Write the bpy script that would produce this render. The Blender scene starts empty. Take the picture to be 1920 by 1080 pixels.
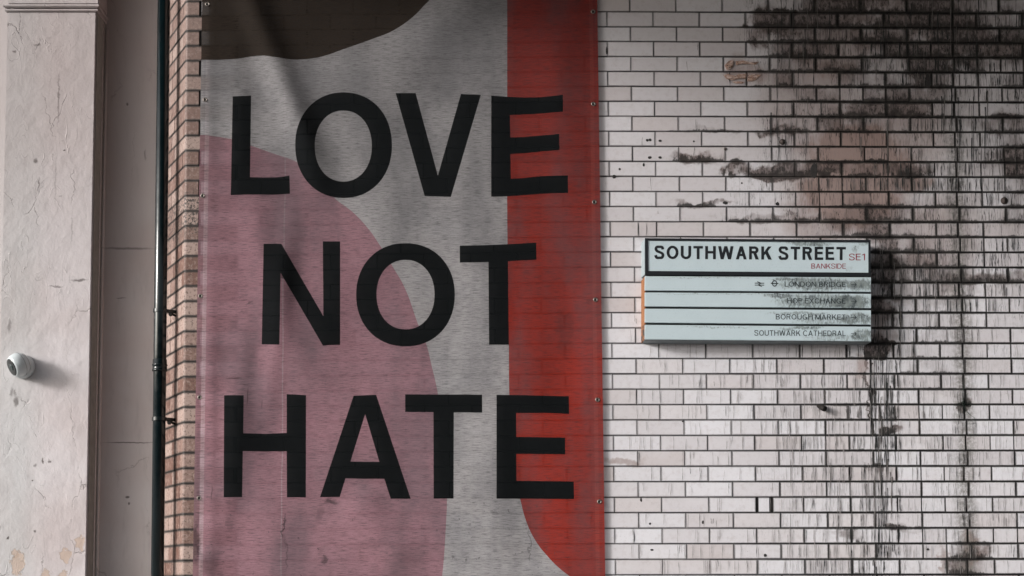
import bpy, bmesh, math, random
from mathutils import Vector, Matrix
from mathutils.geometry import delaunay_2d_cdt
random.seed(7)
S = bpy.context.scene
R = math.radians
# ------------------------------------------------------------------ camera
FPX, DIST, TAN, PY, EYE = 2800.0, 7.3, 0.065, 918.0, 1.6
TH = math.atan(TAN)
CT, ST = math.cos(TH), math.sin(TH)
cam = bpy.data.cameras.new('camera')
cam.sensor_width = 36; cam.lens = FPX / 1920 * 36
cam.shift_y = (PY - 540) / 1920
cam.clip_start = 0.05; cam.clip_end = 500
co = bpy.data.objects.new('camera', cam); S.collection.objects.link(co)
co.location = (0, -DIST, EYE); co.rotation_euler = (R(90) + TH, 0, 0)
S.camera = co
# ------------------------------------------------------------------ light
SUN_AZ, SUN_EL = 65.0, 17.0          # from the wall normal towards the left, above the horizon
w = bpy.data.worlds.new('World'); S.world = w; w.use_nodes = True
nt = w.node_tree; bg = nt.nodes['Background']
sky = nt.nodes.new('ShaderNodeTexSky'); sky.sky_type = 'NISHITA'; sky.sun_disc = False
sky.sun_elevation = R(SUN_EL); sky.sun_rotation = R(180 + SUN_AZ)
sky.air_density = 1.0; sky.dust_density = 4.0
hs = nt.nodes.new('ShaderNodeHueSaturation'); hs.inputs['Saturation'].default_value = 0.28
nt.links.new(sky.outputs[0], hs.inputs['Color']); nt.links.new(hs.outputs[0], bg.inputs[0])
bg.inputs[1].default_value = 0.115
sl = bpy.data.lights.new('sun', 'SUN'); sl.energy = 1.8; sl.angle = R(10); sl.color = (1.0, 0.975, 0.965)
so = bpy.data.objects.new('sun', sl); S.collection.objects.link(so)
ldir = Vector((math.sin(R(SUN_AZ)), math.cos(R(SUN_AZ)), -math.tan(R(SUN_EL))))
so.rotation_euler = ldir.to_track_quat('-Z', 'Y').to_euler(); so.location = (-6, -6, 4)
S.view_settings.view_transform = 'Standard'; S.view_settings.look = 'None'
S.view_settings.gamma = 1; S.view_settings.use_curve_mapping = False
S.view_settings.exposure = 0.58

S.cycles.max_bounces = 4; S.cycles.diffuse_bounces = 2; S.cycles.glossy_bounces = 2; S.cycles.transparent_max_bounces = 6
# ------------------------------------------------------------------ helpers
def at(px, py, Y=0.0):
    """point of the plane y=Y that the photograph shows at pixel (px, py)"""
    u = (px - 960) / FPX; v = (PY - py) / FPX
    dy = CT - v * ST; t = (Y + DIST) / dy
    return Vector((u * t, Y, EYE + (ST + v * CT) * t))
def proj(p):
    x, y, z = p[0], p[1] + DIST, p[2] - EYE
    d = y * CT + z * ST; v = -y * ST + z * CT
    return 960 + FPX * x / d, PY - FPX * v / d
def lerp_tab(tab, x):
    if x <= tab[0][0]: return tab[0][1]
    for (a, b), (c, d) in zip(tab, tab[1:]):
        if x <= c: return b + (d - b) * (x - a) / (c - a)
    return tab[-1][1]
def link(o, parent=None):
    S.collection.objects.link(o)
    if parent is not None: o.parent = parent
    return o
def mesh_obj(name, verts, faces, mat, parent=None, smooth=False, uv=None, idx=None):
    m = bpy.data.meshes.new(name); m.from_pydata([tuple(v) for v in verts], [], faces)
    for q in (mat if isinstance(mat, list) else [mat]): m.materials.append(q)
    if idx: m.polygons.foreach_set('material_index', idx)
    if uv:
        l = m.uv_layers.new(name='UVMap')
        for lp in m.loops: l.data[lp.index].uv = uv[lp.vertex_index]
    if smooth: m.polygons.foreach_set('use_smooth', [True] * len(m.polygons))
    m.update()
    return link(bpy.data.objects.new(name, m), parent)
def bm_obj(name, bm, mat, parent=None, smooth=False, normals=True):
    if normals: bmesh.ops.recalc_face_normals(bm, faces=bm.faces[:])
    m = bpy.data.meshes.new(name); bm.to_mesh(m); bm.free(); m.materials.append(mat)
    if smooth: m.polygons.foreach_set('use_smooth', [True] * len(m.polygons))
    return link(bpy.data.objects.new(name, m), parent)
def tag(o, label=None, cat=None, group=None, kind=None):
    if label: o['label'] = label
    if cat: o['category'] = cat
    if group: o['group'] = group
    if kind: o['kind'] = kind
    return o
def thing(name, loc, label, cat, group=None):
    o = bpy.data.objects.new(name, None); o.empty_display_size = 0.1
    link(o); o.location = loc
    return tag(o, label, cat, group)
def adopt(o, root):
    """parent o (built in world space) to an Empty without moving it"""
    o.parent = root; o.matrix_parent_inverse = Matrix.Translation(-Vector(root.location))
    return o
def prism(name, pts, Y0, Y1, mat, parent=None, bev=0.0, back=None):
    """pixel polygon (clockwise in the photo) at depth Y0 extruded back to Y1"""
    bm = bmesh.new()
    f = [bm.verts.new(at(x, y, Y0)) for x, y in pts]
    if back: b = [bm.verts.new(at(x, y, Y1)) for x, y in back]
    else: b = [bm.verts.new((v.co.x, Y1, v.co.z)) for v in f]
    bm.faces.new(f); bm.faces.new(b[::-1])
    n = len(f)
    for i in range(n): bm.faces.new((f[i], b[i], b[(i + 1) % n], f[(i + 1) % n]))
    if bev:
        fe = [e for e in bm.edges if all(v in f for v in e.verts)] + [e for e in bm.edges if (e.verts[0] in f) != (e.verts[1] in f)]
        bmesh.ops.bevel(bm, geom=fe, offset=bev, segments=2, affect='EDGES', profile=0.6)
    o = bm_obj(name, bm, mat)
    if parent is not None: adopt(o, parent) if parent.type == 'EMPTY' else child_of(o, parent)
    return o
def child_of(o, p):
    o.parent = p
    q = p; off = Vector((0, 0, 0))
    # parts built in world space sit at the origin; their own parent inverse already cancels the Empty
    o.matrix_parent_inverse = Matrix.Identity(4)
    return o
def box(bm, lo, hi):
    x0, y0, z0 = lo; x1, y1, z1 = hi
    v = [bm.verts.new(c) for c in ((x0,y0,z0),(x1,y0,z0),(x1,y1,z0),(x0,y1,z0),(x0,y0,z1),(x1,y0,z1),(x1,y1,z1),(x0,y1,z1))]
    for f in ((0,3,2,1),(4,5,6,7),(0,1,5,4),(1,2,6,5),(2,3,7,6),(3,0,4,7)): bm.faces.new([v[i] for i in f])
def tube(bm, pts, rad, seg=16, caps=True):
    rings = []
    for i, p in enumerate(pts):
        a = Vector(pts[max(0, i - 1)]); b = Vector(pts[min(len(pts) - 1, i + 1)])
        d = (b - a).normalized()
        ref = Vector((0, 0, 1)) if abs(d.z) < 0.9 else Vector((1, 0, 0))
        s = d.cross(ref).normalized(); t = d.cross(s)
        r = rad[i] if isinstance(rad, (list, tuple)) else rad
        rings.append([bm.verts.new(Vector(p) + (s * math.cos(2*math.pi*k/seg) + t * math.sin(2*math.pi*k/seg)) * r) for k in range(seg)])
    for a, b in zip(rings, rings[1:]):
        for k in range(seg): bm.faces.new((a[k], a[(k+1) % seg], b[(k+1) % seg], b[k]))
    if caps: bm.faces.new(rings[0][::-1]); bm.faces.new(rings[-1])

# ------------------------------------------------------------------ node helper
class Mat:
    def __init__(s, name):
        s.m = bpy.data.materials.new(name); s.m.use_nodes = True
        s.nt = s.m.node_tree; s.b = s.nt.nodes['Principled BSDF']; s.out = s.nt.nodes['Material Output']
        g = s.n('ShaderNodeNewGeometry'); s.pos = g.outputs['Position']; s.nrm = g.outputs['Normal']
    def n(s, t): return s.nt.nodes.new(t)
    def put(s, sock, v):
        if isinstance(v, bpy.types.NodeSocket): s.nt.links.new(v, sock)
        elif isinstance(v, (tuple, list)) and sock.type == 'RGBA' and len(v) == 3: sock.default_value = (*v, 1)
        else: sock.default_value = v
    def m_(s, op, a, b=0.0, c=0.0, clamp=False):
        n = s.n('ShaderNodeMath'); n.operation = op; n.use_clamp = clamp
        s.put(n.inputs[0], a); s.put(n.inputs[1], b); s.put(n.inputs[2], c); return n.outputs[0]
    def add(s, a, b): return s.m_('ADD', a, b)
    def sub(s, a, b): return s.m_('SUBTRACT', a, b)
    def mul(s, a, b): return s.m_('MULTIPLY', a, b)
    def mx(s, a, b): return s.m_('MAXIMUM', a, b)
    def vec(s, v, sc=(1,1,1), off=(0,0,0)):
        n = s.n('ShaderNodeVectorMath'); n.operation = 'MULTIPLY_ADD'
        s.put(n.inputs[0], v); n.inputs[1].default_value = sc; n.inputs[2].default_value = off; return n.outputs[0]
    def vadd(s, a, b):
        n = s.n('ShaderNodeVectorMath'); n.operation = 'ADD'; s.put(n.inputs[0], a); s.put(n.inputs[1], b); return n.outputs[0]
    def sep(s, v):
        n = s.n('ShaderNodeSeparateXYZ'); s.put(n.inputs[0], v); return n.outputs
    def comb(s, x, y, z):
        n = s.n('ShaderNodeCombineXYZ'); s.put(n.inputs[0], x); s.put(n.inputs[1], y); s.put(n.inputs[2], z); return n.outputs[0]
    def noise(s, v, scale=1.0, detail=2.0, rough=0.5, dist=0.0, col=False):
        n = s.n('ShaderNodeTexNoise'); s.put(n.inputs['Vector'], v)
        n.inputs['Scale'].default_value = scale; n.inputs['Detail'].default_value = detail
        n.inputs['Roughness'].default_value = rough; n.inputs['Distortion'].default_value = dist
        return n.outputs['Color' if col else 'Fac']
    def white(s, v):
        n = s.n('ShaderNodeTexWhiteNoise'); s.put(n.inputs['Vector'], v); return n.outputs['Value']
    def vor(s, v, scale=1.0, feat='F1', rnd=1.0):
        n = s.n('ShaderNodeTexVoronoi'); n.feature = feat; s.put(n.inputs['Vector'], v)
        n.inputs['Scale'].default_value = scale; n.inputs['Randomness'].default_value = rnd; return n.outputs['Distance']
    def step(s, v, a, b, lo=0.0, hi=1.0, smooth=True):
        n = s.n('ShaderNodeMapRange'); n.interpolation_type = 'SMOOTHSTEP' if smooth else 'LINEAR'; n.clamp = True
        if isinstance(a, (int, float)) and isinstance(b, (int, float)) and a > b: a, b, lo, hi = b, a, hi, lo
        s.put(n.inputs[0], v); s.put(n.inputs[1], a); s.put(n.inputs[2], b); s.put(n.inputs[3], lo); s.put(n.inputs[4], hi)
        return n.outputs[0]
    def mix(s, f, a, b, mode='MIX'):
        n = s.n('ShaderNodeMix'); n.data_type = 'RGBA'; n.blend_type = mode; n.clamp_factor = True
        s.put(n.inputs[0], f); s.put(n.inputs[6], a); s.put(n.inputs[7], b); return n.outputs[2]
    def bump(s, h, strength=0.3, dist=0.001, nrm=None):
        n = s.n('ShaderNodeBump'); n.inputs['Strength'].default_value = strength; n.inputs['Distance'].default_value = dist
        s.put(n.inputs['Height'], h)
        if nrm is not None: s.put(n.inputs['Normal'], nrm)
        return n.outputs[0]
    def blobs(s, v, lst, Y=0.0, soft=(0.45, 1.15)):
        """sum of soft ellipses given in photo pixels, anchored at their places on the wall"""
        acc = None
        for cx, cy, rx, ry, k in lst:
            c = at(cx, cy, Y); wx = rx / 382.0; wz = ry / 382.0
            d = s.vec(v, (1/wx, 0, 1/wz), (-c.x/wx, 0, -c.z/wz))
            n = s.n('ShaderNodeVectorMath'); n.operation = 'LENGTH'; s.put(n.inputs[0], d)
            q = s.step(n.outputs['Value'], soft[1], soft[0], 0.0, k)
            acc = q if acc is None else s.add(acc, q)
        return acc
    def curve(s, x, pts, x0, x1, y0, y1):
        n = s.n('ShaderNodeFloatCurve'); cm = n.mapping.curves[0]
        P = sorted(((a - x0) / (x1 - x0), (b - y0) / (y1 - y0)) for a, b in pts)
        while len(cm.points) < len(P): cm.points.new(0.5, 0.5)
        for q, p in zip(cm.points, P): q.location = p
        n.mapping.update()
        s.put(n.inputs['Value'], s.mul(s.sub(x, x0), 1 / (x1 - x0)))
        return s.add(s.mul(n.outputs[0], y1 - y0), y0)
    def set(s, **k):
        for a, v in k.items(): s.put(s.b.inputs[a.replace('_', ' ')], v)
        return s.m
def plain(name, col, rough=0.6, metal=0.0, var=0.15, scale=40):
    M = Mat(name); n = M.noise(M.pos, scale, 3)
    M.set(Base_Color=M.mix(n, tuple(c * (1 - var) for c in col), tuple(min(1, c * (1 + var)) for c in col)), Roughness=rough, Metallic=metal)
    return M.m

# ------------------------------------------------------------------ wall layout (courses and perpends)
Z0, HC = 4.47019, 0.07603          # joint k lies at Z0 - k*HC
DL = [(0, 8.5), (400, 8.5), (650, 6), (820, 3.8), (980, 2.5), (1080, 2.0)]
DR = [(0, 3.3), (300, 2.0), (620, 0.0), (1050, -0.9)]
def joint_z(k, px):
    z = Z0 - k * HC
    y = proj((0.46, 0, z))[1]
    o = lerp_tab(DL, y) * min(1.0, (1135 - px) / 785.0) if px < 1135 else lerp_tab(DR, y) * min(1.3, (px - 1135) / 765.0)
    return z - o / 382.0
CRACK = [(-200,1783),(0,1785),(80,1786),(150,1787),(250,1790),(300,1792),(340,1795),(400,1794),(440,1797),(500,1798),(560,1798),(600,1803),(700,1806),(760,1808),(790,1809),(830,1811),(870,1806),(900,1808),(960,1813),(1010,1814),(1080,1813),(1400,1822)]

# ------------------------------------------------------------------ brick material
GRIME = [(1425,50,26,52,.75),(1462,40,40,26,.9),(1560,60,150,90,.42),(1570,20,60,50,.35),(1710,50,130,90,.62),(1750,100,60,120,.45),
         (1880,60,110,70,.45),(1850,105,110,34,.35),(1640,225,210,34,.45),(1880,230,80,24,.4),(1640,160,220,60,.28),(1700,-40,300,60,.5),
         (1330,243,70,8,.55),(1460,246,60,12,.6),(1300,295,55,14,.5),(1378,315,36,18,.9),(1450,325,60,16,.65),(1620,315,190,18,.6),
         (1880,305,60,26,.4),(1320,380,60,7,.45),(1450,410,150,12,.38),(1610,420,90,40,.35),(1655,530,36,130,.45),(1720,520,120,60,.3),
         (1860,525,100,16,.35),(1645,650,20,26,.9),(1632,700,5,60,.8),(1632,790,4,40,.5),(1600,800,60,160,.10),(1670,808,30,12,.8),(1640,880,14,9,.5),(1675,790,10,30,.3),
         (1655,960,34,130,.12),(1700,990,60,8,.35),(1590,1000,40,14,.3),(1815,1050,50,40,.5),(1806,757,17,13,1.1),(1760,640,90,120,.18),(1750,420,150,70,.2)]
BROWN = [(1600,330,120,110,.75),(1540,400,90,80,.45),(1600,265,60,40,.8),(1520,200,120,120,.35),(1700,260,90,90,.4),(1560,95,90,70,.35),
         (1400,133,46,30,.5),(1650,600,24,60,.55),(1620,690,22,24,.5),(1165,866,34,9,.5),(1720,340,40,20,.6),(1760,450,100,90,.3),
         (1815,1030,20,46,.8),(1771,1050,8,40,.5),(1640,380,60,60,.4)]
DOTS = [(1214,263,3,2.4,1),(1219,262,2.6,3,1),(1238,264,3,2.2,1),(1218,295,3.2,2.4,1),(1238,295,2.8,2.2,1),(1301,265,1.6,1.6,1),(1162,317,2.4,2.4,1),
        (1207,309,2,3,1),(1151,331,3,3.4,1),(1202,937,2,4,1),(1318,979,2,3.4,1),(1219,982,1.8,1.8,1),(1435,1041,2.6,2.6,1),(1222,1031,3,1.8,1),
        (1391,343,1.5,1.5,1),(1458,382,3.2,3.2,1),(1360,380,4,3,1),(1467,266,12,8,1.0),(1883,377,11,12,1.0),(1739,150,5,14,1.2),(1526,321,7,14,1.1),
        (1138,94,2,7,1),(1280,790,1.5,1.5,1),(1740,1030,2,2,1)]
def brick_material(name, wall=True):
    M = Mat(name); P = M.pos
    x, y, z = M.sep(P)
    uvn = M.n('ShaderNodeUVMap'); u, v, _ = M.sep(uvn.outputs[0])
    zz = M.add(z, M.mul(M.mul(M.sub(z, 2.28), 0.0019), M.sub(x, 0.457)))
    row = M.m_('FLOOR', M.mul(M.sub(Z0, zz), 1 / HC))
    gi = [n for n in M.nt.nodes if n.type == 'NEW_GEOMETRY'][0].outputs['Random Per Island']
    rnd = M.m_('FRACT', M.add(M.n('ShaderNodeObjectInfo').outputs['Random'], gi)); rnd2 = M.white(M.comb(rnd, 2.0, 9.0)); rrow = M.white(M.comb(row, 1.0, 5.0))
    # grime field, warped so no ellipse shows
    wn = M.noise(P, 7.0, 4, 0.6, col=True)
    wv = M.vadd(P, M.vec(wn, (0.26, 0, 0.16), (-0.13, 0, -0.08)))
    # each course catches dirt a little differently
    G = M.blobs(wv, GRIME)
    zone = M.step(x, 0.7, 1.7)
    G = M.mul(G, M.step(M.noise(P, 11.0, 3, 0.6), 0.30, 0.58, 0.45, 1.12))
    G = M.add(G, M.mul(M.mul(zone, M.step(z, 2.5, 3.6, 0.25, 1.0)), M.step(M.noise(P, 3.3, 3), 0.42, 0.75, 0.0, 0.42)))
    G = M.mul(G, M.add(0.55, M.mul(rnd, 0.95)))
    G = M.m_('MINIMUM', G, M.add(0.38, M.mul(M.noise(P, 13, 4, 0.65), 0.85)))
    B = M.blobs(wv, BROWN)
    # white glaze, each brick of its own firing
    base = M.mix(rnd, (0.665, 0.64, 0.665), (0.79, 0.785, 0.825))
    base = M.mix(M.step(rnd2, 0.7, 1.0, 0, 0.5), base, (0.60, 0.535, 0.525))
    base = M.mix(M.step(M.noise(P, 34.0, 5, 0.65), 0.45, 0.75, 0, 0.35), base, (0.47, 0.42, 0.42))
    base = M.mix(M.step(M.noise(M.vec(P, (1, 1, 2.5)), 5.0, 3), 0.5, 0.75, 0, 0.35), base, (0.74, 0.72, 0.75))
    base = M.mix(M.step(z, 2.2, 4.3, 0, 0.35), base, (0.36, 0.305, 0.30))     # darker higher up: shade under the bridge put into the glaze colour
    # brown water stain
    Bn = M.mul(B, M.add(0.35, M.mul(M.noise(M.vec(P, (40, 1, 12)), 1.0, 5, 0.65), 1.3)))
    base = M.mix(M.m_('MINIMUM', M.mul(Bn, 1.0), 0.78), base, (0.25, 0.150, 0.118))
    base = M.mix(M.step(G, 0.05, 0.75, 0, 0.82), base, (0.17, 0.122, 0.112))
    # thin runs of dirt, restarting at each course
    S1 = M.noise(M.comb(M.add(M.mul(x, 62), M.mul(rrow, 13)), M.mul(row, 7.31), M.mul(z, 5)), 1.0, 3.0, 0.55)
    S2 = M.noise(M.comb(M.add(M.mul(x, 128), M.mul(row, 3)), M.mul(row, 3.7), M.mul(z, 8)), 1.0, 2, 0.55)
    zone2 = M.mul(M.step(x, 0.75, 1.75), M.step(M.noise(P, 4.0, 2), 0.30, 0.55))
    zone2 = M.m_('MINIMUM', M.add(M.mul(zone2, 0.75), M.add(M.mul(G, 0.55), 0.05)), 1.15)
    zone2 = M.mul(zone2, M.add(0.55, M.mul(rrow, 0.6)))
    l1 = M.step(M.m_('ABSOLUTE', M.sub(S1, 0.5)), M.add(0.0005, M.mul(zone2, 0.050)), M.mul(zone2, 0.006))
    l2 = M.mul(M.step(M.m_('ABSOLUTE', M.sub(S2, 0.47)), M.add(0.0005, M.mul(zone2, 0.065)), M.mul(zone2, 0.004)), 0.75)
    ln = M.mul(M.mul(M.mx(l1, l2), M.step(zone2, 0.04, 0.45)), M.step(z, 2.7, 3.2, 0.35, 1.0))
    ln = M.mul(ln, M.step(M.noise(M.comb(M.mul(x, 26), M.mul(row, 2.3), M.mul(z, 3)), 1.0, 3, 0.6), 0.36, 0.62, 0.25, 0.95))
    # crust that creeps up from the bed joint and down from the top one
    cn = M.noise(M.comb(M.mul(x, 30), M.mul(row, 5.1), M.mul(z, 8)), 1.0, 6, 0.82)
    cn = M.step(cn, 0.28, 0.72, 0.0, 1.15)
    low = M.step(v, M.add(0.002, M.mul(M.mul(G, cn), 1.25)), M.mul(M.mul(G, cn), 0.45), 0.0, 1.0)
    top = M.step(M.sub(1.0, v), M.add(0.001, M.mul(M.mul(G, cn), 0.6)), M.mul(M.mul(G, cn), 0.15))
    blot = M.step(M.add(M.noise(M.vec(P, (1.8, 1, .8)), 26.0, 6, 0.75), M.mul(G, 0.24)), 0.60, 0.78, 0, 0.9)
    blot = M.mul(blot, M.step(G, 0.2, 0.6))
    # dirty arrises all over
    en = M.noise(P, 90.0, 4, 0.7)
    ev = M.m_('MINIMUM', v, M.sub(1.0, v)); eu = M.mul(M.m_('MINIMUM', u, M.sub(1.0, u)), 3.0)
    edge = M.m_('MINIMUM', ev, eu)
    arr = M.mul(M.step(edge, M.add(M.add(0.03, M.mul(en, 0.13)), M.mul(M.mul(G, en), 0.45)), M.add(0.015, M.mul(G, 0.05))), M.add(0.45, M.mul(zone, 0.5)))
    crk = M.mul(M.step(M.m_('ABSOLUTE', M.sub(x, M.add(M.curve(z, [(at(a, b).z, at(a, b).x) for b, a in CRACK[1:-1]], 1.6, 4.6, 2.0, 2.5), M.mul(M.sub(M.noise(P, 14, 4), 0.5), 0.08)))), 0.075, 0.01),
                M.step(z, 4.1, 3.75))
    base = M.mix(M.mul(crk, M.step(M.noise(P, 55, 4, 0.7), 0.35, 0.6, 0.15, 0.85)), base, (0.25, 0.24, 0.225))
    dark = M.mx(M.mx(ln, M.mul(low, 0.93)), M.mx(M.mul(top, 0.8), blot))
    dark = M.mx(M.mul(dark, 0.93), arr)
    dcol = M.mix(M.step(M.noise(P, 28, 5, .7), .35, .68), (0.006, 0.007, 0.0075), (0.040, 0.038, 0.035))
    c = M.mix(dark, base, dcol)
    speck = M.step(M.noise(P, 260, 2), 0.70, 0.76, 0, 0.7)
    c = M.mix(speck, c, (0.08, 0.07, 0.07))
    h = M.add(M.mul(M.noise(P, 120, 4), 0.5), M.sub(M.mul(M.noise(P, 22, 3), 1.2), M.mul(dark, 0.5)))
    M.set(Base_Color=c, Roughness=M.add(0.27, M.mul(dark, 0.5)), Normal=M.bump(h, 0.45, 0.0012))
    M.put(M.b.inputs['Specular IOR Level'], M.sub(0.35, M.mul(dark, 0.25)))
    return M.m
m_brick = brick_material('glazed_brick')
M = Mat('dark_mortar'); M.set(Base_Color=M.mix(M.noise(M.pos, 60, 4), (0.012, 0.012, 0.013), (0.045, 0.04, 0.038)), Roughness=0.95,
                              Normal=M.bump(M.noise(M.pos, 180, 4), 0.6, 0.002)); m_mortar = M.m
M = Mat('salmon_quoin_brick')
oi = M.n('ShaderNodeObjectInfo').outputs['Random']
uvn = M.n('ShaderNodeUVMap'); u, v, _ = M.sep(uvn.outputs[0])
b = M.mix(M.step(oi, 0.15, 0.85), (0.155, 0.078, 0.058), (0.36, 0.262, 0.228))
b = M.mix(M.step(M.noise(M.pos, 45, 5, 0.7), 0.45, 0.70, 0, 0.6), b, (0.43, 0.33, 0.29))
b = M.mix(M.step(M.noise(M.vec(M.pos, (1, 1, 1), (3, 1, 7)), 70, 5, 0.7), 0.50, 0.66, 0, 0.85), b, (0.085, 0.045, 0.033))
z_ = M.sep(M.pos)[2]
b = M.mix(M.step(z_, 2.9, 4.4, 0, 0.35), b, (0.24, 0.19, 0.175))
ed = M.m_('MINIMUM', v, M.sub(1.0, v))
dk = M.step(ed, M.add(0.03, M.mul(M.noise(M.pos, 60, 4, 0.7), 0.24)), 0.02)
sp = M.step(z_, 3.62, 3.50); sp = M.mul(sp, M.step(z_, 3.28, 3.40))
mo = M.mul(M.step(M.noise(M.pos, 75, 5, 0.7), 0.47, 0.58), M.mul(sp, 0.9))
b = M.mix(M.mx(M.mul(dk, 0.9), mo), b, (0.02, 0.018, 0.017))
M.set(Base_Color=b, Roughness=0.6, Normal=M.bump(M.noise(M.pos, 110, 4), 0.5, 0.0015)); m_quoin = M.m

# ------------------------------------------------------------------ THE WHITE BRICK WALL
wall = thing('white_brick_wall', (0, 0, 0), 'white glazed brick wall of the railway bridge, sooty and streaked with black dirt, with a salmon brick corner', 'wall')
def unit_brick(jit):
    r = random.Random(jit); a, c = 0.006, 0.020
    j = lambda s: r.uniform(-s, s)
    V = [(-.5+a, j(.0007), -.5+c), (.5-a, j(.0007), -.5+c), (.5-a, j(.0007), .5-c), (-.5+a, j(.0007), .5-c),
         (-.5+j(.002), .0022, -.5+j(.012)), (.5+j(.002), .0022, -.5+j(.012)), (.5+j(.002), .0022, .5+j(.012)), (-.5+j(.002), .0022, .5+j(.012)),
         (-.5, .055, -.5), (.5, .055, -.5), (.5, .055, .5), (-.5, .055, .5)]
    F = [(0,1,2,3)] + [(4+i, 4+(i+1)%4, (i+1)%4, i) for i in range(4)] + [(8+i, 8+(i+1)%4, 4+(i+1)%4, 4+i) for i in range(4)]
    U = [(p[0]+.5, p[2]+.5) for p in V]
    return V, F, U
VAR = [unit_brick(i) for i in range(8)]
VMESH = []
for V, F, U in VAR:
    m = bpy.data.meshes.new('brick'); m.from_pydata(V, [], F); m.materials.append(m_brick)
    l = m.uv_layers.new(name='UVMap')
    for lp in m.loops: l.data[lp.index].uv = U[lp.vertex_index]
    m.update(); VMESH.append(m)
GAP = 0.0034
bricks = []
rb = random.Random(11)
for k in range(-7, 58):                      # course k: between joints k-1 and k
    zm = Z0 - (k - 0.5) * HC
    ym = proj((0.6, 0, zm))[1]
    if k % 2: x0 = 1138 + (ym - 36) * 0.0155
    else: x0 = 1181 + (ym - 10) * 0.0173
    pitch = 86.4 + 0.0023 * ym
    xc = lerp_tab(CRACK, ym)
    left = 377.5 - 0.0045 * ym if not k % 2 else 446 - 0.004 * ym
    cuts = []
    n = -11
    while x0 + n * pitch < 2620:
        a = x0 + n * pitch; b_ = a + pitch; n += 1
        if b_ < left + 12: continue
        a = max(a, left)
        if abs(ym - 945) < 10 and a < 1430 < b_:
            cuts += [(a + 4, a + 25.5, .6), (a + 32, b_, 0)]; continue
        if a + 9 < xc < b_ - 9: cuts += [(a, xc - 0.6, 0), (xc + 0.6, b_, 0)]; continue
        if a > 1490 and rb.random() < (0.30 if ym < 320 else 0.13):
            mid = (a + b_) / 2 + rb.uniform(-1, 1); cuts += [(a, mid, -.45), (mid, b_, -.45)]; continue
        cuts.append((a, b_, 0))
    for a, b_, g in cuts:
        j = rb.uniform(-0.5, 0.5)
        pm = (a + b_) / 2
        za0, za1 = joint_z(k, pm), joint_z(k - 1, pm)
        sl = (joint_z(k, b_) - joint_z(k, a)) / ((b_ - a) / 382)
        zc = (za0 + za1) / 2
        A = at(a, ym, 0).x; Bx = at(b_, ym, 0).x
        gp = GAP * (1 + (0 if g >= 0 else g))
        wd = Bx - A - gp + rb.uniform(-.0012, .0010); ht = za1 - za0 - GAP * 0.95 + rb.uniform(-.0012, .0009)
        vis = max(0, min(b_, 1920) - max(a, 1127)) * max(0, min(ym + 14, 1080) - max(ym - 14, 0))
        if 448 < ym < 636: vis -= max(0, min(b_, 1634) - max(a, 1206)) * 26
        bricks.append([vis, ((A + Bx) / 2, rb.uniform(-.0009, .0009), zc), sl, wd, ht, rb.randrange(8), rb.gauss(0, .0035), rb.gauss(0, .007)])
bricks.sort(key=lambda q: -q[0])
def brick_matrix(q):
    return Matrix.Translation(q[1]) @ Matrix.Rotation(-q[2], 4, 'Y') @ Matrix.Rotation(q[6], 4, 'Z') @ Matrix.Rotation(q[7], 4, 'X') @ Matrix.Diagonal((q[3], 1, q[4], 1))
for q in bricks[:300]:
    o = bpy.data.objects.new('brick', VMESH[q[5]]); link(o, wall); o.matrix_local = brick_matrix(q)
V, F, UV = [], [], []
for q in bricks[300:]:
    mtx = brick_matrix(q); b0 = len(V); vv, ff, uu = VAR[q[5]]
    V += [mtx @ Vector(p) for p in vv]; F += [tuple(b0 + i for i in f) for f in ff]; UV += uu
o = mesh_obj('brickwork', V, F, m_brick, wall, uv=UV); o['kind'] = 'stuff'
o['label'] = 'remaining white bricks behind the banner and at the edges'
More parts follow.
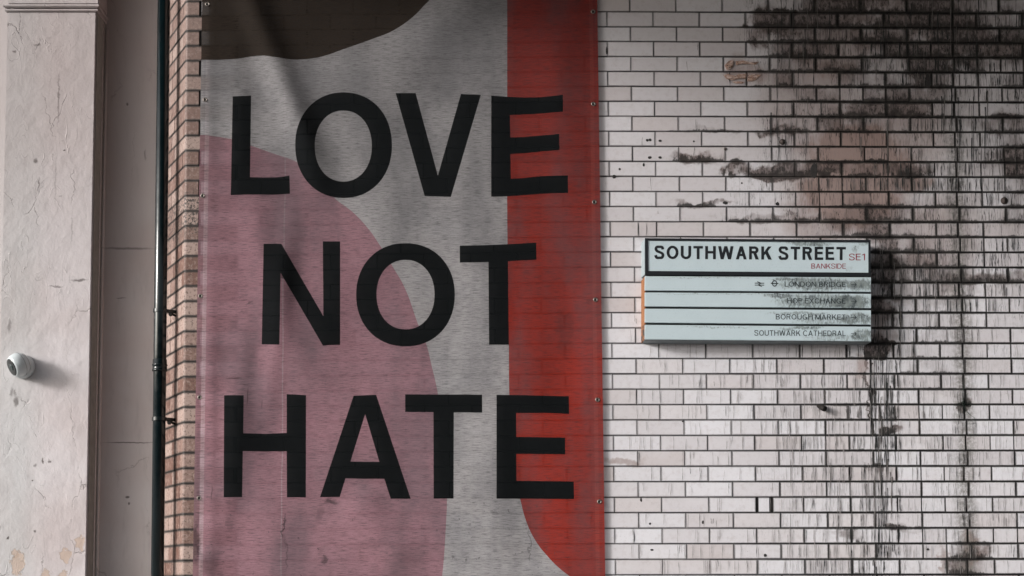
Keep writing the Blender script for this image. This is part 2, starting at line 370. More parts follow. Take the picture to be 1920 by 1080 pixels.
# splayed return of the wall: plan direction going left and back
CX = lambda z: at(345.5 - 0.0075 * (proj((-1.6, 0, z))[1] - 500), proj((-1.6, 0, z))[1]).x
SD = Vector((-0.447, 0.894)); SN = Vector((-0.894, -0.447))
def plan_brick(poly, z0, z1, du):
    """poly: plan points of the visible face chain, going left-to-back; returns an extruded shell with uv"""
    n = len(poly); V = [(p[0], p[1], z0) for p in poly] + [(p[0], p[1], z1) for p in poly]
    V += [(p[0], p[1], z0) for p in poly[::-1][:0]]
    F = [(i + 1, i, n + i, n + i + 1) for i in range(n - 1)]
    F += [tuple(range(n)), tuple(range(2 * n - 1, n - 1, -1))]
    F.append((0, n - 1, 2 * n - 1, n))
    U = [(i / (n - 1), 0.0) for i in range(n)] + [(i / (n - 1), 1.0) for i in range(n)]
    return V, F, U
for k in range(-7, 58):
    z1 = joint_z(k - 1, 350) - .0012 + rb.uniform(-.0008, .0004); z0 = joint_z(k, 350) + .0012
    zm = (z0 + z1) / 2; cx = CX(zm); ym = proj((-1.6, 0, zm))[1]
    right = at((374 if not k % 2 else 442) - 0.0045 * ym, ym).x - 0.002
    leg = (0.05 if not k % 2 else 0.108) + rb.uniform(-.004, .004)
    yf = rb.uniform(-.0010, .0010); ro = 0.010
    face = [Vector((right, yf)), Vector((cx + ro, yf)), Vector((cx + ro*.45, yf + .001)), Vector((cx, 0)) + SD*ro*.35 + Vector((.0006, yf)), Vector((cx, 0)) + SD * ro, Vector((cx, 0)) + SD * leg]
    back = [Vector((cx, 0)) + SD * leg - SN * 0.05, Vector((right, 0.05))]
    Vq, Fq, Uq = plan_brick(face + back, z0, z1, 1)
    o = mesh_obj('quoin_brick', Vq, Fq, m_quoin, wall, uv=Uq)
    s = leg + 0.004
    while s < 0.52:
        L = rb.choice([0.108, 0.226]) if s > 0.2 else (0.108 if not k % 2 else 0.05)
        e = min(0.54, s + L)
        p0 = Vector((cx, 0)) + SD * s; p1 = Vector((cx, 0)) + SD * e
        pr = SN * rb.uniform(-.001, .001)
        Vq, Fq, Uq = plan_brick([p0 + pr, p1 + pr, p1 - SN * 0.05, p0 - SN * 0.05], z0, z1, 1)
        mesh_obj('return_brick', Vq, Fq, m_quoin, wall, uv=Uq)
        s = e + 0.004
# mortar bed behind the bricks
bm = bmesh.new()
zb, zt = 0.0, 5.35
xa = CX(3.0)
P = [Vector((4.55, .009)), Vector((xa + .012, .009)), Vector((xa, 0)) + SD * .02 - SN * .009, Vector((xa, 0)) + SD * .56 - SN * .009, Vector((xa + .3, .56)), Vector((4.55, .56))]
lo = [bm.verts.new((p.x, p.y, zb)) for p in P]; hi = [bm.verts.new((p.x, p.y, zt)) for p in P]
n = len(P); bm.faces.new(lo); bm.faces.new(hi[::-1])
for i in range(n): bm.faces.new((lo[i], hi[i], hi[(i+1) % n], lo[(i+1) % n]))
bm_obj('mortar_bed', bm, m_mortar, wall)
# thin crusted runs of dirt down the brick faces, course by course
DENS_LOW = [(1180,.012),(1300,.02),(1400,.035),(1470,.06),(1540,.085),(1610,.11),(1650,.17),(1685,.15),(1700,.05),(1760,.045),(1800,.085),(1830,.05),(1880,.03),(1920,.03),(2100,.02)]
DENS_TOP = [(1400,.0),(1440,.03),(1520,.05),(1640,.07),(1740,.10),(1800,.09),(1920,.07),(2100,.04)]
rr3 = random.Random(21)
runs = {0: ([], []), 1: ([], []), 2: ([], [])}
for k in range(-3, 44):
    ym = proj((0.6, 0, Z0 - (k - .5) * HC))[1]
    rowf = rr3.uniform(.7, 1.2)
    px = 1180.0
    clump = 1.0
    while px < 2100:
        if ym > 600: d = lerp_tab(DENS_LOW, px)
        elif ym > 400: d = lerp_tab([(1380,.0),(1500,.03),(1640,.06),(1700,.09),(1920,.06),(2100,.03)], px)
        else: d = lerp_tab(DENS_TOP, px)
        if rr3.random() < .06: clump = rr3.choice([.45, .8, 1.0, 1.6])
        d *= rowf * clump * (2.5 if ym > 600 else 2.2)
        px += rr3.expovariate(max(d, .004))
        if px > 2100: break
        if 446 < ym < 640 and 1200 < px < 1636: continue
        dens = lerp_tab(DENS_LOW, px) if ym > 600 else .07
        blk = rr3.random() < (.06 + 4.0 * max(0, dens - .06) if ym > 600 else .35)
        sh = 2 if blk else (1 if ym < 600 or rr3.random() < .5 else 0)
        wpx = rr3.uniform(.55, 1.05) * (1.15 if ym < 600 else .78) * (1.5 if blk else 1.0) * (1.35 if blk and 1630 < px < 1695 else 1)
        zt_, zb_ = joint_z(k - 1, px) - .0022, joint_z(k, px) + .0022
        L = zt_ - zb_
        t0 = 0 if rr3.random() < .75 else rr3.uniform(0, .5); t1 = 1 if rr3.random() < .72 else rr3.uniform(max(t0 + .25, .45), 1)
        V, F = runs[sh]; b0 = len(V); n = 5
        x0 = at(px, ym, 0).x; ph = rr3.uniform(0, 6.28); am = rr3.uniform(0, .0022)
        lean = rr3.uniform(-.002, .002)
        for i in range(n + 1):
            t = t0 + (t1 - t0) * i / n
            wv_ = am * math.sin(ph + t * 5) + lean * t + rr3.uniform(-.0004, .0004)
            hw = wpx / 382 / 2 * rr3.uniform(.5, 1.3) * (1 if 0 < i < n else .35)
            for sgn in (-1, 1): V.append((x0 + wv_ + sgn * hw, -.0030, zt_ - L * t))
        for i in range(n): a = b0 + 2 * i; F.append((a, a + 2, a + 3, a + 1))
def long_run(px, y0, y1, wpx, sh):
    V, F = runs[sh]; b0 = len(V); n = max(4, int((y1 - y0) / 9)); ph = rr3.uniform(0, 6.28); am = rr3.uniform(.0006, .0022)
    for i in range(n + 1):
        p = at(px, y0 + (y1 - y0) * i / n, -.0031); t = i / n
        dx = am * math.sin(ph + i * .55) + rr3.uniform(-.0006, .0006)
        hw = wpx / 764 * rr3.uniform(.45, 1.35) * (1 - t ** 3 * .8)
        for sgn in (-1, 1): V.append((p.x + dx + sgn * hw, p.y, p.z))
    for i in range(n): a = b0 + 2 * i; F.append((a, a + 2, a + 3, a + 1))
for i in range(46):
    y0 = rr3.uniform(655, 1010); long_run(rr3.gauss(1655, 17), y0, y0 + rr3.uniform(35, 140), rr3.uniform(.8, 2.0), rr3.choice([1, 2, 2]))
for i in range(40):
    y0 = rr3.uniform(650, 1000); long_run(rr3.uniform(1480, 1640), y0, y0 + rr3.uniform(30, 110), rr3.uniform(.6, 1.1), rr3.choice([0, 1]))
for i in range(60):
    y0 = rr3.uniform(-40, 260); long_run(rr3.choice([rr3.uniform(1440, 1560), rr3.uniform(1600, 1860)]), y0, y0 + rr3.uniform(35, 120), rr3.uniform(.9, 2.2), rr3.choice([1, 2, 2]))
for i in range(22):
    y0 = rr3.uniform(440, 620); long_run(rr3.uniform(1640, 1760), y0, y0 + rr3.uniform(35, 130), rr3.uniform(.8, 1.8), rr3.choice([1, 2]))
for sh, colr in ((0, (.33, .305, .305)), (1, (.12, .11, .105)), (2, (.020, .022, .022))):
    V, F = runs[sh]
    o = mesh_obj('dirt_runs', V, F, plain('dirt_run', colr, .8, 0, .3, 60), wall); o['kind'] = 'stuff'
    o['label'] = ('faint grey', 'dark grey', 'black')[sh] + ' thin vertical runs of dirt on the bricks'
# damaged faces of two bricks
M = Mat('broken_glaze'); b = M.mix(M.step(M.noise(M.pos, 50, 4), 0.35, 0.65), (0.40, 0.25, 0.19), (0.55, 0.42, 0.37))
b = M.mix(M.step(M.m_('ABSOLUTE', M.sub(M.noise(M.vec(M.pos, (1, 1, 2.5)), 26, 2, dist=1.5), 0.5)), 0.03, 0.005), b, (0.06, 0.03, 0.022))
M.set(Base_Color=b, Roughness=0.75, Normal=M.bump(M.noise(M.pos, 60, 5), 0.9, 0.004)); m_broken = M.m
def lump(pts, h, name='broken_face'):
    q = [(1120 + a / 3.6, b / 3.6) for a, b in pts]
    cx = sum(p[0] for p in q) / len(q); cy = sum(p[1] for p in q) / len(q)
    bm = bmesh.new(); r1 = []; r2 = []; r3 = []
    for i, (a, b) in enumerate(q):
        r1.append(bm.verts.new(at(a, b, 0.002)))
        r2.append(bm.verts.new(at(cx + (a - cx) * .88, cy + (b - cy) * .88, -h * random.uniform(.6, 1.1))))
        r3.append(bm.verts.new(at(cx + (a - cx) * .5, cy + (b - cy) * .5, -h * random.uniform(.7, 1.3))))
    c = bm.verts.new(at(cx, cy, -h))
    n = len(q)
    for i in range(n):
        j = (i + 1) % n
        bm.faces.new((r1[i], r2[i], r2[j], r1[j])); bm.faces.new((r2[i], r3[i], r3[j], r2[j])); bm.faces.new((r3[i], c, r3[j]))
    bm_obj(name, bm, m_broken, wall)
lump([(858,440),(890,408),(918,406),(926,420),(915,450),(895,474),(872,470)], .009)
lump([(930,412),(985,408),(1040,420),(1095,418),(1070,436),(1030,434),(975,432),(935,440)], .004)
lump([(846,505),(880,498),(930,512),(960,500),(1010,498),(1008,532),(960,530),(905,545),(868,532)], .007)
lump([(1015,505),(1060,500),(1110,505),(1080,535),(1045,552),(1010,550)], .004)
lump([(905,552),(950,548),(1000,552),(985,566),(930,564)], .005)
# drilled holes and chips, too small to pick apart
bm = bmesh.new()
for cx, cy, rx, ry, _ in DOTS:
    if rx > 8: continue
    c = at(cx, cy, -0.0013); r_ = [random.uniform(.8, 1.15) for _ in range(9)]
    f = [bm.verts.new(c + Vector((rx / 382 * r_[i] * math.cos(i * .698), 0, ry / 382 * r_[i] * math.sin(i * .698)))) for i in range(9)]
    b_ = [bm.verts.new(c + Vector(((v.co.x - c.x) * 1.2, .0022, (v.co.z - c.z) * 1.2))) for v in f]
    bm.faces.new(f)
    for i in range(9): bm.faces.new((f[i], b_[i], b_[(i+1) % 9], f[(i+1) % 9]))
tag(bm_obj('drill_holes', bm, m_mortar, wall), 'small dark drill holes and chips scattered over the bricks', kind='stuff')
# stub of an iron bolt and old plugs
m_iron = plain('black_iron', (0.012, 0.009, 0.008), 0.7, 0.3)
bm = bmesh.new(); p0 = at(1533.5, 760.5, 0.01); d = Vector((0.026, -0.045, -0.022))
tube(bm, [p0, p0 + d * .4, p0 + d * .42, p0 + d * .97, p0 + d], [.0115, .0115, .014, .014, .011], 14)
bm_obj('iron_bolt', bm, m_iron, wall, True)
m_plug = plain('dirty_plug', (0.07, 0.055, 0.05), 0.85)
for cx, cy, r in ((1883, 376.5, .020), (1467, 266, .016), (1360, 279.5, .008)):
    bm = bmesh.new(); c = at(cx, cy, 0)
    tube(bm, [c + Vector((0, .004, 0)), c + Vector((0, -.003, 0)), c + Vector((0, -.0045, 0)), c + Vector((0, -.001, 0))], [r, r * .9, r * .6, r * .25], 18)
    bm_obj('wall_plug', bm, m_plug, wall, True)

# ------------------------------------------------------------------ painted wall and pilaster
def paint_material(name, base1, base2, dark=1.0):
    M = Mat(name); P = M.pos; x, y, z = M.sep(P)
    c = M.mix(M.step(M.noise(P, 2.2, 4), 0.3, 0.7), base1, base2)
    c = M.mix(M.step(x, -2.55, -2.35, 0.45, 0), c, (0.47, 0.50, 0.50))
    c = M.mix(M.step(M.noise(M.vec(P, (3, 1, 0.6)), 6, 5, 0.65), 0.5, 0.75, 0, 0.35 * dark), c, (0.36, 0.32, 0.32))
    c = M.mix(M.step(z, 2.2, 4.5, 0, 0.62), c, (0.31, 0.262, 0.258))  # darker towards the top: overhead shade mixed into the paint colour
    wv = M.vadd(P, M.vec(M.noise(P, 12, 5, 0.65, col=True), (.10, 0, .10), (-.05, 0, -.05)))
    # hairline cracks of old paint
    cr = M.step(M.vor(M.vec(wv, (1.8, 1, 0.55)), 3.0, 'DISTANCE_TO_EDGE'), 0.010, 0.002)
    cr = M.mul(cr, M.step(M.noise(P, 5, 3), 0.52, 0.66))
    c = M.mix(M.mul(cr, 0.35), c, (0.14, 0.11, 0.10))
    blot = M.step(M.noise(M.vec(P, (1, 1, 1), (5, 0, 2)), 22, 5, 0.6), 0.70, 0.78, 0, 0.55)
    c = M.mix(blot, c, (0.17, 0.15, 0.15))
    hl = M.mul(M.step(M.m_('ABSOLUTE', M.sub(M.noise(M.vec(P, (2.6, 1, .7)), 4.2, 2, dist=1.2), 0.5)), 0.006, 0.001), M.step(M.noise(P, 3, 2), .45, .6))
    return M, c, wv, P, hl, cr
M, c, wv, P, hl, cr = paint_material('flaking_white_paint', (0.56, 0.495, 0.495), (0.65, 0.61, 0.625))
peel = M.blobs(M.vadd(P, M.vec(M.noise(P, 22, 6, 0.72, col=True), (.13, 0, .13), (-.065, 0, -.065))), [(32,1056,13,24,1),(123,1040,11,13,1),(152,1018,7,17,1),(88,1078,8,14,1),(120,1080,8,12,1),(26,1036,5,10,1)], 0.33, (0.93, 0.99))
c = M.mix(M.mul(peel, .8), c, (0.55, 0.42, 0.34))
drk = M.blobs(M.vadd(P, M.vec(M.noise(P, 40, 4, 0.6, col=True), (.03, 0, .03), (-.015, 0, -.015))),
              [(110,185,2.2,60,.55),(70,85,9,3,.7),(121,282,2.6,2.6,1.2),(68,302,6,5,.8),(149,525,20,2.4,.75),(105,537,16,2,.6),(73,345,2,16,.6),(28,97,5,3,.7),
               (18,612,5,16,.5),(30,752,5,12,.7),(22,735,4,10,.5),(80,863,3,7,.9),(92,865,3,5,.8),(66,873,4,5,.6),(60,902,2,2,1),(28,735,3,9,.5),(15,1009,3,3,1),(66,996,3,2,.8),(104,340,2,60,.25),(135,430,2,40,.3)], 0.33, (.3, 1.2))
c = M.mix(drk, c, (0.07, 0.055, 0.05))
hgt = M.add(M.mul(M.noise(P, 35, 5, .6), .5), M.add(M.add(M.mul(hl, 0.35), M.mul(cr, -1.0)), M.sub(M.mul(M.noise(P, 8, 3), 1.6), M.mul(peel, 1.0))))
M.set(Base_Color=c, Roughness=0.6, Normal=M.bump(hgt, 0.7, 0.006)); m_pil = M.m
M, c, wv, P, hl, cr = paint_material('grey_white_paint', (0.58, 0.51, 0.50), (0.64, 0.60, 0.60))
q = M.blobs(M.vadd(P, M.vec(M.noise(P, 25, 4, col=True), (.03, 0, .012), (-.015, 0, -.006))), [(240,466,62,3.2,.6),(245,830,60,1.6,.8),(228,559,12,1.4,.7),(238,932,5,3,.9),(243,944,3,4,.9),(240,195,3,4,.8),(272,290,2,14,.5)], 0.5, (.3, 1.15))
c = M.mix(q, c, (0.09, 0.075, 0.07))
M.set(Base_Color=c, Roughness=0.65, Normal=M.bump(M.add(M.noise(P, 30, 4), M.mul(M.noise(P, 5, 3), 2)), 0.3, 0.003)); m_back = M.m

pw = thing('painted_wall', (-2.0, 0.5, 0), 'grey-white painted wall set back in shade between the pilaster and the drainpipe', 'wall')
bm = bmesh.new(); xl, xr = -5.2, at(335, 500, .5).x + .2
box(bm, (xl, 0.5, 0), (xr, 0.8, 5.35)); adopt(bm_obj('wall_face', bm, m_back), pw)
PYF = 0.33
pil = thing('pilaster', (at(90, 1000, PYF).x, PYF, 0), 'wide white painted pilaster with flaking cracked paint at the far left', 'pilaster')
xa, xb = at(3, 500, PYF).x, at(171.5, 500, PYF).x
def slab(name, pts_xy, z0, z1, mat, root, bev=0.004):
    bm = bmesh.new(); lo = [bm.verts.new((x, y, z0)) for x, y in pts_xy]; hi = [bm.verts.new((x, y, z1)) for x, y in pts_xy]
    n = len(lo); bm.faces.new(lo[::-1]); bm.faces.new(hi)
    for i in range(n): bm.faces.new((lo[i], lo[(i+1) % n], hi[(i+1) % n], hi[i]))
    if bev: bmesh.ops.bevel(bm, geom=[e for e in bm.edges], offset=bev, segments=2, affect='EDGES')
    return adopt(bm_obj(name, bm, mat), root)
ztop = at(100, 22, PYF).z
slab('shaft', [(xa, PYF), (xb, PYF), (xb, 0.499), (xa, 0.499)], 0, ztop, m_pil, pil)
slab('side_return', [(xb + .0005, PYF + .012), (xb + .004, PYF + .012), (xb + .004, 0.4985), (xb + .0005, 0.4985)], 0, ztop, plain('shaded_return_grey', (.27, .265, .25), .8, 0, .3, 25), pil, 0)  # side face toned down: its shade is painted as a darker grey
# necking above the moulding
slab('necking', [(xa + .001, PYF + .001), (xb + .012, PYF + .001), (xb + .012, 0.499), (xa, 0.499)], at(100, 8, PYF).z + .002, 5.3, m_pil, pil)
# moulded band: two rolls and a fillet wrapped round front and sides, dying into the wall
def band(zc, hh, out, name='moulding'):
    prof = [(0, -hh)] + [(out * math.cos(a), hh * math.sin(a)) for a in [R(t) for t in range(-75, 76, 15)]] + [(0, hh)]
    path = [(xa, 0.5, -1, 0), (xa, PYF, -1, -1), (xb, PYF, 1, -1), (xb, 0.5, 1, 0)]
    bm = bmesh.new(); rings = []
    for x, y, nx, ny in path: rings.append([bm.verts.new((x + nx * o_, y + ny * o_, zc + h_)) for o_, h_ in prof])
    for a, b in zip(rings, rings[1:]):
        for i in range(len(prof) - 1): bm.faces.new((a[i], b[i], b[i+1], a[i+1]))
    adopt(bm_obj(name, bm, m_pil), pil)
band(at(100, 20, PYF).z, .0075, .012); band(at(100, 12.5, PYF).z, .010, .019)
band(at(100, -60, PYF).z, .02, .04)
# bead in the inner angle
bm = bmesh.new(); tube(bm, [(xb + .010, .496, 0), (xb + .010, .496, ztop - .03)], .009, 12)
adopt(bm_obj('corner_bead', bm, m_back, smooth=True), pil)
bm = bmesh.new(); tube(bm, [(xb + .002, .455, 0), (xb + .002, .455, ztop - .015)], .006, 10)
adopt(bm_obj('corner_bead', bm, m_pil, smooth=True), pil)

# ------------------------------------------------------------------ drainpipe
M = Mat('dark_teal_gloss'); z = M.sep(M.pos)[2]
b = M.mix(M.noise(M.pos, 9, 4), (0.0015, 0.004, 0.005), (0.003, 0.011, 0.014))
M.set(Base_Color=b, Roughness=M.step(M.noise(M.pos, 30, 4), .3, .7, .12, .26), Normal=M.bump(M.noise(M.pos, 45, 3), .15, .002)); m_pipe = M.m
def pipe_c(py):
    cx = 307.5 - 12.3 * py / 1080
    return at(cx, py, PIPE_Y)
PIPE_Y = 0.105
dp = thing('drainpipe', (pipe_c(1000).x, PIPE_Y, 0), 'dark teal-black glossy drainpipe standing beside the salmon brick corner', 'drainpipe')
pr = 0.0315
a, b_ = pipe_c(-400), pipe_c(1090)
dirv = (a - b_).normalized()
bot = b_ - dirv * (b_.z - 0.02) / dirv.z
bm = bmesh.new(); tube(bm, [bot, a + dirv * .3], pr, 32); adopt(bm_obj('pipe', bm, m_pipe, smooth=True), dp)
c0, c1 = pipe_c(697), pipe_c(672)
bm = bmesh.new(); cs = [(0, pr + .001), (.003, pr + .0065), (.010, pr + .0065), (.013, pr + .004), (.028, pr + .004), (.031, pr + .0065), (.036, pr + .0065), (.039, pr + .0035), (.060, pr + .0035), (.063, pr + .001)]
tube(bm, [c0 + dirv * t for t, _ in cs], [r for _, r in cs], 32); adopt(bm_obj('socket_collar', bm, m_pipe, smooth=True), dp)
for py in (583, 786):
    c = pipe_c(py)
    bm = bmesh.new(); tube(bm, [c - dirv * .010, c - dirv * .0085, c + dirv * .0085, c + dirv * .010], [pr + .001, pr + .0045, pr + .0045, pr + .001], 32)
    # ear running to the wall face
    e0 = c + Vector((.02, -.012, 0)); e1 = c - Vector((SN.x, SN.y, 0)) * 0.092
    side = Vector((0, 0, 1)); t2 = (e1 - e0).cross(side).normalized() * .004
    vs = [bm.verts.new(p + s * t2 + side * h) for p in (e0, e1) for s in (-1, 1) for h in (-.0085, .0085)]
    for f in ((0,1,3,2),(4,6,7,5),(0,4,5,1),(2,3,7,6),(0,2,6,4),(1,5,7,3)): bm.faces.new([vs[i] for i in f])
    br = adopt(bm_obj('bracket', bm, m_pipe), dp)
    bm = bmesh.new(); e = c + Vector((.052, .0, -.020)); tube(bm, [e, e + Vector((0.0, -.016, 0))], .009, 6)
    tube(bm, [e + Vector((-.01, .0, .012)), e + Vector((0.02, .04, 0.0))], .006, 8)
    nb = bm_obj('bolt', bm, m_iron); nb.parent = br; nb.matrix_parent_inverse = Matrix.Identity(4)

# ------------------------------------------------------------------ security camera
m_white = plain('white_plastic', (0.58, 0.63, 0.65), 0.35, 0, .16, 30)
m_glass = plain('black_lens_glass', (0.008, 0.012, 0.013), 0.08)
wb = at(43.5, 688, PYF)
sc = thing('security_camera', wb, 'white eyeball security camera with black lens face on the flaking pilaster', 'camera')
bm = bmesh.new(); tube(bm, [wb + Vector((0, 0.002, 0)), wb + Vector((0, -.012, 0)), wb + Vector((0, -.016, 0)), wb + Vector((0, -.034, 0)), wb + Vector((0, -.044, 0))], [.062, .062, .060, .060, .054], 40)
adopt(bm_obj('mounting_base', bm, m_white, smooth=True), sc)
nd = Vector((-.70, -.58, -.42)).normalized()
cc = wb + Vector((-.004, -.062, .002))
bm = bmesh.new(); rr = .061; ang = [(-math.cos(R(t)), math.sin(R(t))) for t in range(0, 129, 8)]
pts = [cc + nd * (rr * a) for a, _ in ang]; rads = [max(.001, rr * s) for _, s in ang]
tube(bm, pts, rads, 40)
adopt(bm_obj('ball_housing', bm, m_white, smooth=True), sc)
q, rq = pts[-1], rads[-1]
bm = bmesh.new(); tube(bm, [q - nd * .004, q + nd * .002, q + nd * .0028], [rq * .93, rq * .93, rq * .80], 40)
ln = adopt(bm_obj('lens_face', bm, m_glass, smooth=True), sc)
bm = bmesh.new(); tube(bm, [q + nd * .001, q + nd * .005, q + nd * .0052], [rq * .40, rq * .36, rq * .2], 28)
o = bm_obj('lens', bm, plain('lens_ring', (.02, .035, .035), .25), smooth=True); o.parent = ln; o.matrix_parent_inverse = Matrix.Identity(4)
# seam rings on the housing
bm = bmesh.new()
for t in (52, 78):
    p = cc + nd * (rr * -math.cos(R(t))); r_ = rr * math.sin(R(t))
    tube(bm, [p - nd * .0012, p, p + nd * .0012], [r_ * .99, r_ + .0012, r_ * .99], 40, False)
adopt(bm_obj('seam', bm, plain('seam_grey', (.08, .09, .09), .6), smooth=True), sc)

# ------------------------------------------------------------------ BANNER
BY = -0.016
def seg_dist(px, py, a):
    x1, y1, x2, y2 = a; dx, dy = x2 - x1, y2 - y1; L = math.hypot(dx, dy)
    t = ((px - x1) * dx + (py - y1) * dy) / (L * L); d = ((px - x1) * dy - (py - y1) * dx) / L
    return t, d
FOLDS = [((455, -40, 600, 330), 26, .015), ((640, 500, 560, 760), 60, .006), ((470, 380, 560, 700), 34, .008), ((430, 700, 520, 1060), 40, .004), ((660, 930, 760, 1060), 40, .007),
         ((900, -20, 700, 150), 60, .008), ((700, 330, 760, 640), 60, .004), ((390, 560, 395, 1090), 14, .004), ((1060, 500, 1050, 760), 45, -.006), ((880, 250, 890, 600), 50, .003),
         ((545, 400, 500, 780), 20, .0055), ((460, 600, 420, 1010), 22, .0045), ((640, 60, 720, 260), 45, .004), ((1040, 60, 1070, 380), 40, .005), ((960, 760, 1010, 1080), 45, -.004), ((440, 60, 450, 330), 22, .004)]
def wave(px, py):
    h = 0.0
    for a, wd, amp in FOLDS:
        t, d = seg_dist(px, py, a)
        e = 1.0
        if t < 0.2: e = max(0, (t + .15) / .35)
        if t > 0.8: e = max(0, (1.15 - t) / .35)
        e = e * e * (3 - 2 * e) if e < 1 else 1
        h += 2.8 * amp * e * math.exp(-(d / wd) ** 2)
    h += .0022 * math.sin(px / 47.0 + math.sin(py / 130.0) * 1.4) + .0016 * math.sin(py / 88.0 + px / 160.0) + .0009 * math.sin(px / 21.0 + py / 70)
    xl = 379 - .0163 * py; xr = 1120 + .0137 * py
    ed = min(1, max(0, min(px - xl, xr - px)) / 34.0)
    return h * ed * ed * (3 - 2 * ed)
def ca(pts, ox, oy, s): return [(ox + x / s, oy + y / s) for x, y in pts]
def ring(cx, cy, rx, ry, n=72, e=2.12):
    out = []
    for i in range(n):
        t = 2 * math.pi * i / n; c, s_ = math.cos(t), math.sin(t)
        out.append((cx + rx * math.copysign(abs(c) ** (2/e), c), cy + ry * math.copysign(abs(s_) ** (2/e), s_)))
    return out
A_ = (400, 150, 4.321); B_ = (740, 150, 4.321); C_ = (460, 430, 4.321); D_ = (740, 430, 4.321); G_ = (360, 640, 2.455); H_ = (740, 640, 2.455); K_ = (600, 720, 4.321)
LET = [([(157,133),(306,126),(297,787),(400,790),(500,789),(560,784),(617,774),(621,921),(560,926),(480,930),(400,928),(280,928),(141,933)], A_, None),
       ('O', (400+1055/4.321, 150+528/4.321, 392/4.321, 428/4.321), (400+1053/4.321, 150+535/4.321, 231/4.321, 288/4.321)),
       ([(8,106),(170,106),(350,775),(537,113),(698,121),(455,947),(243,940)], B_, None),
       ([(782,126),(900,135),(1050,142),(1180,140),(1280,130),(1363,119),(1364,256),(1250,266),(1100,278),(933,284),(937,465),(1050,462),(1180,450),(1333,437),(1335,568),(1200,578),(1050,594),(938,600),(941,800),(1050,794),(1180,780),(1280,775),(1403,773),(1405,915),(1280,917),(1150,925),(1000,937),(900,943),(782,945)], B_, None),
       ([(148,117),(292,117),(632,703),(628,97),(768,98),(768,936),(700,936),(628,941),(286,353),(276,934),(133,932)], C_, None),
       ('O', (760.3, 552.7, 92.5, 96.8), (760.4, 552.4, 54.4, 65.2)),
       ([(528,132),(700,129),(920,121),(1147,107),(1149,247),(1050,251),(918,258),(925,935),(765,935),(760,264),(700,267),(528,269)], D_, None),
       ([(148,248),(238,248),(236,423),(340,426),(436,422),(436,243),(525,248),(524,718),(437,718),(436,506),(340,507),(234,505),(231,717),(146,718)], G_, None),
       ([(272,95),(455,88),(735,930),(573,930),(521,768),(360,768),(206,764),(160,915),(0,917)], K_, [(366,243),(481,631),(247,628)]),
       ([(690,84),(1313,86),(1314,231),(1084,230),(1082,928),(921,928),(919,228),(690,227)], K_, None),
       ([(469,246),(600,248),(802,253),(803,334),(700,330),(559,330),(560,440),(785,443),(785,520),(560,518),(561,642),(824,645),(826,726),(469,724)], H_, None)]
polys = []; holes = {}
for i, (p, q, h) in enumerate(LET):
    if p == 'O': polys.append((i, ring(*q))); holes[len(polys)] = i; polys.append((-1, ring(*h)))
    else:
        polys.append((i, ca(p, *q)))
        if h: polys.append((-1, ca(h, *q)))
def dens(pts, step=14):
    out = []
    for (x0, y0), (x1, y1) in zip(pts, pts[1:] + pts[:1]):
        n = max(1, int(math.hypot(x1 - x0, y1 - y0) / step))
        out += [(x0 + (x1 - x0) * i / n, y0 + (y1 - y0) * i / n) for i in range(n)]
    return out
pv = []; pf = []; pid = []
yt, yb = -160, 1260
outl = dens([(379 - .0163 * yt, yt), (1120 + .0137 * yt, yt), (1120 + .0137 * yb, yb), (379 - .0163 * yb, yb)], 12)
pf.append(list(range(len(outl)))); pv += outl; pid.append('sheet')
for i, p in polys:
    p = dens(p); pf.append(list(range(len(pv), len(pv) + len(p)))); pv += p; pid.append(i)
r5 = random.Random(3)
gy = yt + 8
while gy < yb - 4:
    gx = 379 - .0163 * gy + 8
    while gx < 1120 + .0137 * gy - 4:
        pv.append((gx + r5.uniform(-2, 2), gy + r5.uniform(-2, 2))); gx += 10
    gy += 10
res = delaunay_2d_cdt([Vector(p) for p in pv], [], pf, 1, 1e-4)
rv, rf, of = res[0], res[2], res[5]
def cloth(p): return at(p[0], p[1], BY - wave(p[0], p[1]))
groups = {}
for f, src in zip(rf, of):
    ids = [pid[s_] for s_ in src]
    if -1 in ids: key = 'sheet'
    else:
        L = [s_ for s_ in ids if isinstance(s_, int)]
        key = L[0] if L else 'sheet'
    groups.setdefault(key, []).append(f)
def ppx(p, Y=BY): return at(p[0], p[1], Y)
XL, XR, ZB, ZT = -2.2, 1.2, 0.8, 5.2
